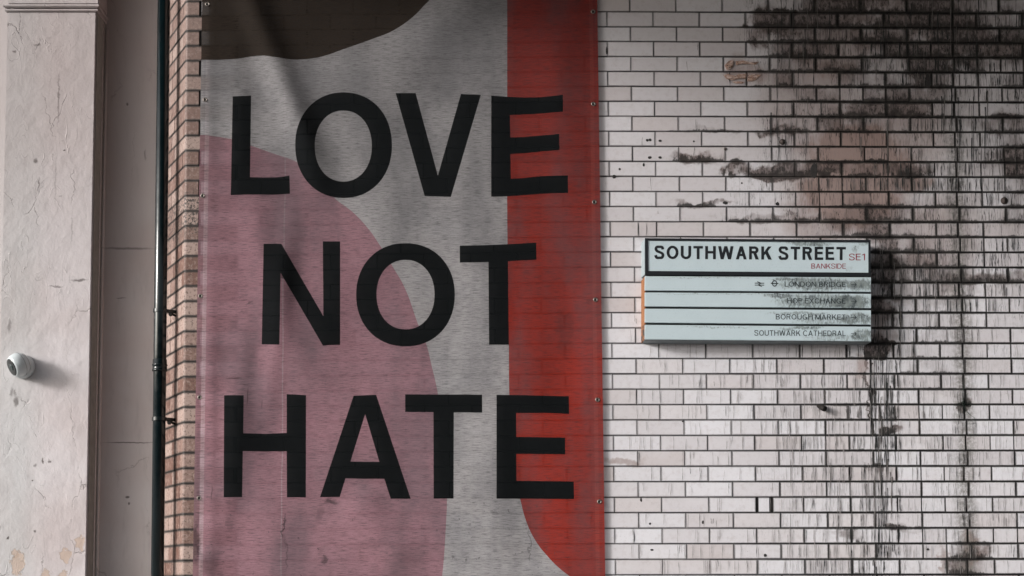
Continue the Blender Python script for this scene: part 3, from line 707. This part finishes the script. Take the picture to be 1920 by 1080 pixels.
def banner_material(name, letter=False):
    M = Mat(name); P = M.pos; x, y, z = M.sep(P)
    # woven slubs: short horizontal dark dashes
    s1 = M.noise(M.comb(M.mul(x, 20), 0.0, M.mul(z, 300)), 1.0, 5, 0.72)
    s2 = M.noise(M.comb(M.mul(x, 110), 3.0, M.mul(z, 480)), 1.0, 2, 0.6)
    slub = M.add(M.step(s1, 0.44, 0.66, 0, .72), M.step(s2, .45, .75, 0, .25))
    if letter:
        c = M.mix(slub, (0.0080, 0.0095, 0.0105), (0.005, 0.0055, 0.006))
    else:
        c = (0.60, 0.58, 0.59)
        px = [(385,253),(433,261),(470,273),(510,287),(557,305),(595,339),(631,375),(661,398),(691,430),(712,460),(733,495),(758.5,539),(784,608),(800,647.5),(808,680),(821,738),(833,830),(838,935),(836,986),(829,1080),(810,1200)]
        W = [ppx(p) for p in px]; edge = M.curve(z, [(p.z, p.x) for p in W], W[-1].z, W[0].z, XL, XR)
        pink = M.mul(M.m_('LESS_THAN', x, edge), M.m_('LESS_THAN', z, W[0].z))
        pink = M.mul(pink, M.m_('LESS_THAN', x, 0.0))
        c = M.mix(pink, c, (0.49, 0.265, 0.312))
        rx = [(951,-160),(951,0),(951,170),(951,395),(953,560),(954,640),(955,740),(960,840),(968,900),(975.4,935.7),(988.5,982),(1005,1015),(1025,1041),(1049.6,1066),(1068,1080),(1120,1110),(1180,1130)]
        W = [ppx(p) for p in rx]; edge = M.curve(z, [(p.z, p.x) for p in W], W[-1].z, W[0].z, XL, XR)
        red = M.m_('GREATER_THAN', x, edge)
        c = M.mix(red, c, (0.42, 0.033, 0.018))
        bx = [(340,112),(378,112),(420,112),(445,111),(470,106.5),(492,107),(518,112),(570,111),(600,107),(650,92),(700,74),(740,57),(780,28),(795,12),(808,-2),(820,-25),(840,-80)]
        W = [ppx(p) for p in bx]; edge = M.curve(x, [(p.x, p.z) for p in W], W[0].x, W[-1].x, ZB, ZT)
        brown = M.mul(M.m_('GREATER_THAN', z, edge), M.m_('LESS_THAN', x, W[-1].x))
        c = M.mix(brown, c, (0.045, 0.033, 0.025))
        # welded hems: paler strips
        W0, W1 = ppx((391.5, 0)), ppx((376.5, 1080)); sx = (W1.x - W0.x) / (W1.z - W0.z)
        d = M.m_('ABSOLUTE', M.sub(x, M.add(W0.x, M.mul(M.sub(z, W0.z), sx))))
        hem = M.step(d, .0115, .0095)
        outer = M.m_('LESS_THAN', x, M.add(W0.x - .0105, M.mul(M.sub(z, W0.z), sx)))
        c = M.mix(M.mul(outer, 0.35), c, M.mix(0.5, c, (0.05, 0.045, 0.05), 'MULTIPLY'))
        c = M.mix(M.mul(hem, 0.30), c, (0.80, 0.70, 0.72))
        W0, W1 = ppx((1108, 0)), ppx((1121, 1080)); sx = (W1.x - W0.x) / (W1.z - W0.z)
        d = M.m_('ABSOLUTE', M.sub(x, M.add(W0.x, M.mul(M.sub(z, W0.z), sx))))
        hem2 = M.step(d, .0105, .0085)
        c = M.mix(M.mul(hem2, 0.35), c, (0.58, 0.10, 0.07))
        cz = M.step(M.m_('ABSOLUTE', M.sub(x, M.add(ppx((533, 500)).x, M.mul(M.sub(M.noise(M.comb(0.0, 0.0, M.mul(z, 3)), 1.0, 2), .5), .02)))), .0045, .0015)
        c = M.mix(M.mul(cz, .30), c, (0.75, 0.70, 0.72))
        c = M.mix(slub, c, M.mix(0.80, c, (0.02, 0.02, 0.022)))
        # city soot: cloudy film and spots
        film = M.step(M.noise(M.vec(P, (1.5, 1, .8)), 2.2, 5, .55), .40, .64, 0, .55)
        c = M.mix(film, c, M.mix(.7, c, (0.10, 0.105, 0.12)))
        c = M.mix(M.step(z, 2.3, 4.45, 0, .50), c, M.mix(.80, c, (0.035, 0.036, 0.042)))  # cloth darkens upward, the deck's shade painted into its colour
        c = M.mix(brown, c, M.mix(slub, (0.034, 0.025, 0.019), (0.016, 0.012, 0.010)))
        wv = M.vadd(P, M.vec(M.noise(P, 26, 5, .65, col=True), (.07, 0, .07), (-.035, 0, -.035)))
        sp = M.blobs(wv, [(622,942,20,8,.8),(600,965,8,22,.35),(532,985,2.2,28,.9),(536,1040,2.5,40,.5),(610,1050,6,7,.7),(367,1020,9,46,.8),(395,1055,22,30,.5),(853,1045,6,5,.7),
                          (875,1050,3,5,.6),(993,1020,1.8,45,.6),(465,570,7,3,.6),(740,1040,18,5,.3),(925,960,8,3,.4),(560,1010,3,3,.7),(700,1020,40,14,.2),(430,985,10,14,.3),(1060,620,22,60,.35),(1010,300,80,12,.2)], BY, (.35, 1.1))
        c = M.mix(sp, c, M.mix(.8, c, (0.02, 0.02, 0.022)))
        spk = M.mul(M.step(M.noise(P, 48, 4, .6), .66, .72, 0, .65), M.step(z, 2.6, 1.9))
        c = M.mix(spk, c, (0.06, 0.055, 0.06))
        # twig-like scratches left of the H
        wv2 = M.vadd(P, M.vec(M.noise(P, 9, 3, col=True), (.03, 0, .05), (-.015, 0, -.025)))
        sc_ = M.blobs(wv2, [(440,712,18,1.6,.8),(458,722,12,1.5,.7),(464,745,1.6,22,.7),(492,760,1.3,10,.5),(398,925,1.4,20,.6)], BY, (.4, 1.1))
        c = M.mix(sc_, c, (0.09, 0.05, 0.06))
    M.set(Base_Color=c, Roughness=0.85, Normal=M.bump(M.add(s1, s2), .35, .0012)); M.b.inputs['Specular IOR Level'].default_value = .04 if letter else .15
    tl = M.n('ShaderNodeBsdfTranslucent'); M.put(tl.inputs[0], c)
    ms = M.n('ShaderNodeMixShader'); ms.inputs[0].default_value = .10 if letter else .36
    M.nt.links.new(M.b.outputs[0], ms.inputs[1]); M.nt.links.new(tl.outputs[0], ms.inputs[2])
    tr = M.n('ShaderNodeBsdfTransparent'); m2 = M.n('ShaderNodeMixShader'); M.put(m2.inputs[0], .032 if letter else M.sub(.155, M.add(M.mul(brown, .085), M.mul(red, .03))))
    M.nt.links.new(ms.outputs[0], m2.inputs[1]); M.nt.links.new(tr.outputs[0], m2.inputs[2])
    M.nt.links.new(m2.outputs[0], M.out.inputs[0])
    return M.m
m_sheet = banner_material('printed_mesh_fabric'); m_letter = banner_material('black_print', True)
bl = at(750, 1000, BY)
banner = thing('banner', (bl.x, BY, at(750, 1250, BY).z), 'large fabric banner reading LOVE NOT HATE in black over pink, grey and red shapes', 'banner')
for key, fs in groups.items():
    used = {}; V = []; F = []
    for f in fs:
        g = []
        for i in f:
            if i not in used: used[i] = len(V); V.append(cloth(rv[i]))
            g.append(used[i])
        F.append(g[::-1])
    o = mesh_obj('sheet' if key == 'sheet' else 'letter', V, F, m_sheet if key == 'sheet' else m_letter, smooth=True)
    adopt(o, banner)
    if key != 'sheet': o['label'] = 'black letter ' + 'LOVENOTHATE'[key]
m_brass = plain('eyelet_metal', (0.25, 0.22, 0.20), 0.42, 0.9)
m_dark = plain('shadow_hole', (0.01, 0.01, 0.01), 0.9)
for cx, cy in ((389,8),(384.5,187),(380,367),(376,555),(374.5,745),(373.5,934),(1112,22),(1112.5,195),(1114.5,379),(1116.5,562),(1120.5,749.5),(1124,940.5)):
    c = cloth((cx, cy)) + Vector((0, -.001, 0))
    bm = bmesh.new(); Rm, rm = .0085, .0030
    rings = []
    for i in range(24):
        t = 2 * math.pi * i / 24; e = Vector((math.cos(t), 0, math.sin(t)))
        rings.append([bm.verts.new(c + e * (Rm + rm * math.cos(2*math.pi*j/8)) + Vector((0, rm * .7 * math.sin(2*math.pi*j/8), 0))) for j in range(8)])
    for i in range(24):
        a, b_ = rings[i], rings[(i+1) % 24]
        for j in range(8): bm.faces.new((a[j], a[(j+1) % 8], b_[(j+1) % 8], b_[j]))
    e = adopt(bm_obj('eyelet', bm, m_brass, smooth=True), banner)
    bm = bmesh.new(); tube(bm, [c + Vector((0, .03, 0)), c + Vector((0, .0005, 0)), c + Vector((.0, -.0015, 0))], [.0058, .0058, .003], 12)
    s_ = bm_obj('screw', bm, m_dark if cx < 1000 else m_iron, smooth=False); s_.parent = e; s_.matrix_parent_inverse = Matrix.Identity(4)

# ------------------------------------------------------------------ lettering
def arc(cx, cy, rx, ry, a0, a1, n=None):
    n = n or max(4, int(abs(a1 - a0) / 9)); return [(cx + rx * math.cos(R(a0 + (a1 - a0) * i / n)), cy + ry * math.sin(R(a0 + (a1 - a0) * i / n))) for i in range(n + 1)]
def crom(P, n=7):
    out = []; Q = [P[0]] + P + [P[-1]]
    for i in range(1, len(Q) - 2):
        p0, p1, p2, p3 = Q[i-1:i+3]
        for j in range(n):
            t = j / n
            out.append(tuple(.5 * ((2*p1[a]) + (-p0[a] + p2[a]) * t + (2*p0[a] - 5*p1[a] + 4*p2[a] - p3[a]) * t*t + (-p0[a] + 3*p1[a] - 3*p2[a] + p3[a]) * t**3) for a in (0, 1)))
    out.append(P[-1]); return out
def stroke(P, s):
    """polyline of width s as quads"""
    P = [p for i, p in enumerate(P) if i == 0 or math.hypot(p[0] - P[i-1][0], p[1] - P[i-1][1]) > 1e-4]
    L = []; n = len(P)
    for i, p in enumerate(P):
        a = P[max(0, i-1)]; b = P[min(n-1, i+1)]
        if i not in (0, n-1):
            d1 = Vector((p[0]-a[0], p[1]-a[1])).normalized(); d2 = Vector((b[0]-p[0], b[1]-p[1])).normalized(); t = (d1 + d2).normalized()
            k = 1 / max(.5, t.dot(d1))
        else: t = Vector((b[0]-a[0], b[1]-a[1])).normalized(); k = 1
        nx, ny = -t.y * s / 2 * k, t.x * s / 2 * k
        L.append(((p[0]+nx, p[1]+ny), (p[0]-nx, p[1]-ny)))
    return [[L[i][0], L[i+1][0], L[i+1][1], L[i][1]] for i in range(n - 1)]
def diag(x0, x1, t, y0=0.0, y1=1.0): return [[(x0 - t/2, y0), (x0 + t/2, y0), (x1 + t/2, y1), (x1 - t/2, y1)]]
def bar(x0, y0, x1, y1): return [[(x0, y0), (x1, y0), (x1, y1), (x0, y1)]]
def glyph(ch, s):
    h = s / 2; t = s * 1.06
    vl = lambda x: bar(x, 0, x + s, 1)
    if ch == ' ': return .30, []
    if ch == 'I': return s, vl(0)
    if ch == 'L': return .54, vl(0) + bar(s*.9, 0, .54, s)
    if ch == 'T': return .64, bar(0, 1-s, .64, 1) + bar(.32-h, 0, .32+h, 1-s*.9)
    if ch == 'H': return .72, vl(0) + vl(.72-s) + bar(s*.9, .53-h, .72-s*.9, .53+h)
    if ch == 'E': return .58, vl(0) + bar(s*.9, 0, .58, s) + bar(s*.9, .53-h, .54, .53+h) + bar(s*.9, 1-s, .57, 1)
    if ch == 'N': return .73, vl(0) + vl(.73-s) + diag(.73-s*.62, s*.62, s*1.2)
    if ch == 'M': return .86, vl(0) + vl(.86-s) + diag(.43, s*.6, s*1.1) + diag(.43, .86-s*.6, s*1.1)
    if ch == 'A': return .74, diag(t/2, .37, t) + diag(.74-t/2, .37, t) + bar(.19, .25, .55, .25+s*.95)
    if ch == 'W': return 1.04, diag(.27, t/2, t) + diag(.27, .52, t) + diag(.77, .52, t) + diag(.77, 1.04-t/2, t)
    if ch == 'X': return .70, diag(t/2, .70-t/2, t*1.1) + diag(.70-t/2, t/2, t*1.1)
    if ch == 'K': return .72, vl(0) + [[(s*.9, .28), (s*.9, .28+s*1.35), (.70-s*1.25, 1), (.70, 1)]] + [[(.72-s*1.3, 0), (.72, 0), (.30+s*.6, .68), (.30-s*.25, .52)]]
    if ch == '1': return .36, bar(.36-s, 0, .36, 1) + [[(0, .74), (0, .74+s*.8), (.36-s*.5, 1), (.36-s*.5, .82)]]
    if ch == 'O': return .80, stroke(arc(.40, .5, .40-h, .5-h+.012, 0, 360, 40), s)
    if ch == 'C': return .76, stroke(arc(.40, .5, .40-h, .5-h+.012, 42, 318, 34), s)
    if ch == 'G': return .79, stroke(arc(.40, .5, .40-h, .5-h+.012, 44, 330, 34), s) + bar(.79-s, .03, .79, .46) + bar(.44, .46-s, .79, .46)
    if ch == 'U': return .70, stroke([(h, 1), (h, .34)] + arc(.35, .34, .35-h, .34-h+.01, 180, 360, 18) + [(.70-h, 1)], s)
    if ch == 'D': return .73, vl(0) + stroke([(s*.5, 1-h), (.32, 1-h)] + arc(.32, .5, .41-h, .5-h, 90, -90, 20) + [(s*.5, h)], s)
    if ch in 'PR':
        g = vl(0) + stroke([(s*.5, 1-h), (.38, 1-h)] + arc(.38, .735-h*.1, .26-h, .265-h*.9, 90, -90, 14) + [(s*.5, .47+h)], s)
        if ch == 'R': g += [[(.66-s*1.15, 0), (.66, 0), (.40+s*.5, .50), (.40-s*.65, .50)]]
        return (.63 if ch == 'P' else .67), g
    if ch == 'B':
        return .66, vl(0) + stroke([(s*.5, 1-h), (.36, 1-h)] + arc(.36, .75-h*.1, .25-h, .25-h*.9, 90, -90, 12) + [(s*.5, .5+h*.2)], s) + stroke([(s*.5, .5+h*.2), (.38, .5+h*.2)] + arc(.38, .26+h*.1, .28-h, .25-h*.9, 90, -90, 12) + [(s*.5, h)], s)
    if ch == 'S':
        w_ = .66
        return w_, stroke(crom([(w_-h*1.0, .725), (w_-h-.07, .90), (w_/2, 1-h+.012), (h+.06, .90), (h, .75), (h+.07, .60), (w_/2, .515), (w_-h-.06, .42), (w_-h, .27), (w_-h-.07, .10), (w_/2, h-.012), (h+.05, .09), (h*.7, .28)]), s)
    if ch == '>':        # arrow to the right
        return 1.12, bar(0, .5-h, 1.05, .5+h) + stroke([(.66, .92), (1.06, .5), (.66, .08)], s)
    if ch == '=':        # double-arrow rail emblem
        return 1.9, bar(0, .30-h, 1.9, .30+h) + bar(0, .70-h, 1.9, .70+h) + stroke([(.48, 1.0), (1.30, .68), (.62, .32), (1.42, 0.0)], s)
    if ch == '@':        # ring with a bar across
        return 1.42, stroke(arc(.71, .5, .42, .42, 0, 360, 36), s) + bar(0, .5-h, 1.42, .5+h)
def text(name, string, x0, x1, base0, base1, cap, s, Y, mat, parent, gap=.13, narrow=None):
    """lettering between photo x0..x1, baseline from base0 (left) to base1 (right), cap height in pixels"""
    glyphs = []; x = 0
    for i, ch in enumerate(string):
        wd, g = glyph(ch, s); glyphs.append([[(px + x, py) for px, py in q] for q in g]); x += wd + (gap if ch != ' ' else 0)
        if i == len(string) - 1: x -= gap
    k = (x1 - x0) / x
    def inside(q, c):
        if len(q) == 4: return tri_in(q[:3], c) or tri_in([q[0], q[2], q[3]], c) or tri_in([q[0], q[1], q[3]], c) and tri_in([q[1], q[2], q[3]], c)
        return tri_in(q, c)
    def tri_in(q, c):
        sg = 0
        for i in range(len(q)):
            a, b = q[i], q[(i + 1) % len(q)]
            cr = (b[0] - a[0]) * (c[1] - a[1]) - (b[1] - a[1]) * (c[0] - a[0])
            if abs(cr) < 1e-9: continue
            if sg == 0: sg = 1 if cr > 0 else -1
            elif (cr > 0) != (sg > 0): return False
        return True
    P3 = []; F = []
    for G_polys in glyphs:
        vs = []; ed = []
        for q in G_polys:
            n0 = len(vs); vs += [Vector(p) for p in q]; ed += [(n0 + i, n0 + (i + 1) % len(q)) for i in range(len(q))]
        if not vs: continue
        res = delaunay_2d_cdt(vs, ed, [], 0, 1e-5)
        n0 = len(P3)
        for p in res[0]:
            px = x0 + p.x * k; b = base0 + (base1 - base0) * (px - 1210) / 422.0
            P3.append(at(px, b - p.y * cap, Y))
        for f in res[2]:
            c = sum((res[0][i] for i in f), Vector((0, 0))) / len(f)
            if any(inside(q, c) for q in G_polys): F.append(tuple(n0 + i for i in f))
    o = mesh_obj(name, P3, F, mat)
    bm = bmesh.new(); bm.from_mesh(o.data)
    for f in bm.faces:
        if f.normal.y > 0: f.normal_flip()
    bm.to_mesh(o.data); bm.free()
    o.parent = parent; o.matrix_parent_inverse = Matrix.Identity(4)
    return o

# ------------------------------------------------------------------ STREET SIGN
m_ink = plain('black_enamel', (0.008, 0.010, 0.013), 0.4, 0, .1)
m_inkgrey = plain('dark_blue_grey_ink', (0.014, 0.022, 0.026), 0.5, 0, .1)
m_red = plain('dark_red_ink', (0.26, 0.028, 0.045), 0.45, 0, .1)
def sign_mat(name, blobs, k=1.0):
    M = Mat(name); P = M.pos; x, y, z = M.sep(P)
    c = M.mix(M.noise(P, 14, 4), (0.51, 0.61, 0.65), (0.57, 0.67, 0.71))
    c = M.mix(M.step(M.noise(P, 140, 3), .55, .75, 0, .2), c, (0.30, 0.36, 0.37))
    wv = M.vadd(P, M.vec(M.noise(P, 20, 5, .6, col=True), (.09, 0, .04), (-.045, 0, -.02)))
    G = M.blobs(wv, blobs, -.11)
    n = M.noise(M.comb(M.mul(x, 110), 0.0, M.mul(z, 45)), 1.0, 6, .75)
    n2 = M.noise(M.comb(M.mul(x, 28), 4.0, M.mul(z, 20)), 1.0, 4, .6)
    d = M.step(M.add(M.mul(n, .75), M.add(M.mul(n2, .25), M.mul(G, .22 * k))), .56, .74)
    d = M.mul(d, M.step(G, .03, .35))
    c = M.mix(M.mul(G, .30), c, (0.24, 0.27, 0.26))
    c = M.mix(M.mul(d, .88), c, M.mix(M.step(n2, .35, .65), (.025, .035, .038), (.20, .235, .23)))
    M.set(Base_Color=c, Roughness=M.add(.33, M.mul(d, .4)), Normal=M.bump(M.add(M.noise(P, 90, 3), M.mul(M.noise(P, 9, 2), 2)), .12, .0015))
    return M.m
m_name = sign_mat('pale_blue_enamel', [(1520,456,50,6,.75),(1530,470,12,22,.25),(1604,466,6,9,.6),(1593,503,7,7,.3),(1622,456,16,5,.6),(1480,453,30,3,.3)])
m_strip = sign_mat('pale_blue_strip_enamel', [(1540,531,95,16,.8),(1620,533,30,14,.7),(1470,522,40,4,.5),(1530,563,90,18,.75),(1600,566,45,16,.9),(1460,553,30,5,.7),(1610,596,42,14,.8),(1540,600,60,14,.5),(1500,586,70,4,.6),
                   (1620,628,26,14,.8),(1560,632,60,9,.5),(1500,614,50,4,.7),(1350,612,90,2.5,.4),(1350,550,160,1.8,.4),(1330,519,110,2,.4)], 1.1)
SF = -.092
sg = at(1420, 640, -.05)
sign = thing('street_sign', (sg.x, -.05, sg.z), 'pale blue SOUTHWARK STREET SE1 sign with four grimy direction strips on the brick wall', 'street sign')
M = Mat('rusty_orange_side'); P = M.pos
c = M.mix(M.step(M.noise(P, 38, 5, .7), .46, .54), (0.24, 0.09, 0.03), (0.035, 0.028, 0.025))
c = M.mix(M.step(M.sep(P)[2], at(1205, 612).z, at(1205, 616).z, 1, 0), c, (0.26, 0.105, 0.038))
M.set(Base_Color=c, Roughness=.7); m_rust = M.m
M = Mat('grey_sign_underside'); M.set(Base_Color=M.mix(M.noise(M.pos, 25, 4), (.10, .12, .13), (.26, .30, .31)), Roughness=.55); m_under = M.m
# carcass: black box with pale upper cheek and rusty lower cheek
prism('carcass', [(1210.5,449),(1631,452.5),(1632,639),(1210.5,637)], SF + .011, -.001, plain('black_sign_box', (.015, .017, .018), .6), sign,
      back=[(1205,457),(1622,459),(1622,645),(1205,643)])
prism('upper_cheek', [(1208.6,447.5),(1210.3,447.5),(1210.3,515),(1208.6,515)], SF + .004, 0.0, plain('pale_cheek', (.30, .36, .38), .5), sign, back=[(1202.6,456),(1205,456),(1205,521),(1202.6,521)])
prism('lower_cheek', [(1208.2,519),(1210.3,519),(1210.3,637),(1208.2,637)], SF + .010, 0.0, m_rust, sign, back=[(1202.2,527),(1205,527),(1205,643.5),(1202.2,643.5)])
prism('underside', [(1209,636.8),(1633,640.2),(1633,641.5),(1209,638)], SF + .0105, 0.0, m_under, sign, back=[(1204.5,643),(1623,645.6),(1623,646.8),(1204.5,644.4)])
# name plate with its black frame
npl = prism('name_plate', [(1213.5,449.8),(1629.5,453.2),(1629.5,512.6),(1213.5,509.2)], SF - .004, SF + .010, m_name, sign)
def frame(parent):
    O = [(1209.4,446.6),(1632.5,449.9),(1632.5,517.6),(1209.4,515.3)]; I = [(1214.9,451),(1628.2,454.4),(1628.2,511.3),(1214.9,508)]
    bm = bmesh.new(); Yo, Yi = SF - .0075, SF - .002
    rows = [[bm.verts.new(at(x, y, Y)) for x, y in P] for P, Y in ((O, SF + .0098), (O, Yo), (I, Yo), (I, Yi))]
    for a, b in zip(rows, rows[1:]):
        for i in range(4): bm.faces.new((a[i], a[(i+1)%4], b[(i+1)%4], b[i]))
    o = bm_obj('frame', bm, m_ink, normals=True); o.parent = parent; o.matrix_parent_inverse = Matrix.Identity(4)
frame(npl)
TY = SF - .0046
text('street_name', 'SOUTHWARK STREET', 1227.3, 1586, 485.2, 488.0, 24.6, .19, TY, m_ink, npl, .155)
text('postcode', 'SE1', 1592, 1621.8, 487.2, 488.1, 12.4, .115, TY, m_red, npl, .13)
text('district_name', 'BANKSIDE', 1521.2, 1586, 502.5, 503.9, 9.4, .115, TY, m_red, npl, .12)
rows = [(517.5, 519.6, 545.2, 547.6), (548.2, 550.8, 575.0, 578.2), (578.6, 581.6, 605.4, 609.2), (609.0, 612.4, 636.9, 640.4)]
words = [('LONDON BRIDGE', 1471.2, 537.9, 9.6), ('HOP EXCHANGE', 1476.2, 569.2, 9.6), ('BOROUGH MARKET', 1454.6, 599.4, 9.7), ('SOUTHWARK CATHEDRAL', 1414.6, 630.1, 10.2)]
for (tl, tr_, bl_, br_), (wd, xx, by, cap) in zip(rows, words):
    st = prism('direction_strip', [(1209, tl), (1633.4, tr_), (1633.4, br_ - .6), (1209, bl_ - .6)], SF, SF + .012, m_strip, sign, bev=.0022)
    st['label'] = 'strip reading ' + wd
    b0 = by - 1.9; b1 = by + .35
    text('lettering', wd, xx, 1585.6, b0, b1, cap, .122, SF - .0007, m_inkgrey, st, .14)
    text('arrow', '>', 1595.6, 1606.2, b0 - .1, b1 - .1, 8.8, .12, SF - .0007, m_inkgrey, st)
    if wd.startswith('LOND'):
        text('rail_emblem', '=', 1415.2, 1433, b0 + .2, b1 + .2, 9.2, .155, SF - .0007, m_ink, st)
        text('ring_emblem', '@', 1445.3, 1459.4, b0 + .1, b1 + .1, 12.0, .16, SF - .0007, m_ink, st)

# ------------------------------------------------------------------ weed in the crack
m_moss = plain('dark_moss', (0.018, 0.028, 0.022), 0.9)
wp = at(1807, 758, 0)
weed = thing('moss_tuft', wp, 'small dark tuft of moss and roots growing out of the wall crack', 'plant')
bm = bmesh.new(); rr_ = random.Random(5)
for i in range(110):
    a = rr_.uniform(0, 6.28); r_ = abs(rr_.gauss(0, .016)); p = wp + Vector((r_ * 1.3 * math.cos(a), 0, r_ * .7 * math.sin(a)))
    d = Vector((rr_.uniform(-.6, .6), -1, rr_.uniform(-.9, .5))).normalized() * rr_.uniform(.004, .012)
    s_ = Vector((.0016, 0, .0008))
    bm.faces.new([bm.verts.new(p - s_), bm.verts.new(p + s_), bm.verts.new(p + d)])
adopt(bm_obj('leaves', bm, m_moss, normals=False), weed)
bm = bmesh.new()
tube(bm, [at(1807,760,-.002), at(1811,770,-.003), at(1819,778,-.002), at(1827,783,-.003), at(1829,796,-.002), at(1828,806,-.002)], [.0012,.0010,.0009,.0008,.0006,.0003], 5)
tube(bm, [at(1829,793,-.002), at(1820,795,-.003), at(1812,793,-.002)], [.0007,.0006,.0003], 5)
tube(bm, [at(1806,754,-.002), at(1805,740,-.003), at(1807,725,-.002), at(1806,712,-.001)], [.002,.0015,.0012,.0006], 5)
adopt(bm_obj('root', bm, m_moss), weed)

# ------------------------------------------------------------------ surroundings: bridge, ground
m_deck = plain('sooty_bridge_iron', (0.10, 0.105, 0.10), 0.8, 0, .3, 4)
bd = thing('bridge_deck', (1, -2, 5.36), 'dark railway bridge deck crossing overhead above the wall', 'bridge')
bm = bmesh.new(); box(bm, (-2.7, -4.2, 5.36), (12.0, 3.0, 5.9)); adopt(bm_obj('deck', bm, m_deck), bd)  # deck is out of view; left edge placed for the shade it casts
for i in range(6):
    bm = bmesh.new(); x = -2.3 + i * 2.8
    box(bm, (x, -4.2, 5.20), (x + .03, -.3, 5.358)); box(bm, (x - .12, -4.2, 5.17), (x + .15, -.3, 5.199))
    adopt(bm_obj('cross_girder', bm, m_deck), bd)
M = Mat('paving_stone'); 
br_ = M.n('ShaderNodeTexBrick'); M.put(br_.inputs['Vector'], M.pos); br_.inputs['Scale'].default_value = 1.0; br_.inputs['Brick Width'].default_value = .9; br_.inputs['Row Height'].default_value = .6
br_.inputs['Mortar Size'].default_value = .006; br_.inputs['Color1'].default_value = (.30, .29, .28, 1); br_.inputs['Color2'].default_value = (.36, .35, .33, 1); br_.inputs['Mortar'].default_value = (.08, .08, .08, 1)
M.set(Base_Color=br_.outputs[0], Roughness=.8); m_pave = M.m
M = Mat('asphalt'); M.set(Base_Color=M.mix(M.noise(M.pos, 60, 4), (.04, .04, .042), (.075, .075, .075)), Roughness=.85, Normal=M.bump(M.noise(M.pos, 300, 2), .4, .004)); m_asph = M.m
bm = bmesh.new(); box(bm, (-60, -3.4, -.3), (60, 1.2, 0.0)); tag(bm_obj('pavement', bm, m_pave), kind='structure')
bm = bmesh.new(); box(bm, (-60, -3.55, -.3), (60, -3.404, 0.004)); tag(bm_obj('kerb', bm, plain('granite_kerb', (.30, .30, .30), .7)), kind='structure')
bm = bmesh.new(); box(bm, (-150, -150, -.5), (150, -3.554, -.12)); tag(bm_obj('road', bm, m_asph), kind='structure')
bm = bmesh.new(); box(bm, (-150, 1.204, -.5), (150, 150, -.01)); tag(bm_obj('ground', bm, m_asph), kind='structure')

# added unseen wall behind the camera, dimming frontal light and reflections
ob = thing('added_opposite_wall', (8, -12, 0), 'added dark wall across the street, dimming frontal light and reflections', 'wall')
bm = bmesh.new(); box(bm, (-8.0, -12.6, -.12), (26, -12, 4.6)); adopt(bm_obj('wall_face', bm, plain('dark_stock_brick', (.13, .10, .085), .85, 0, .3, 3)), ob)
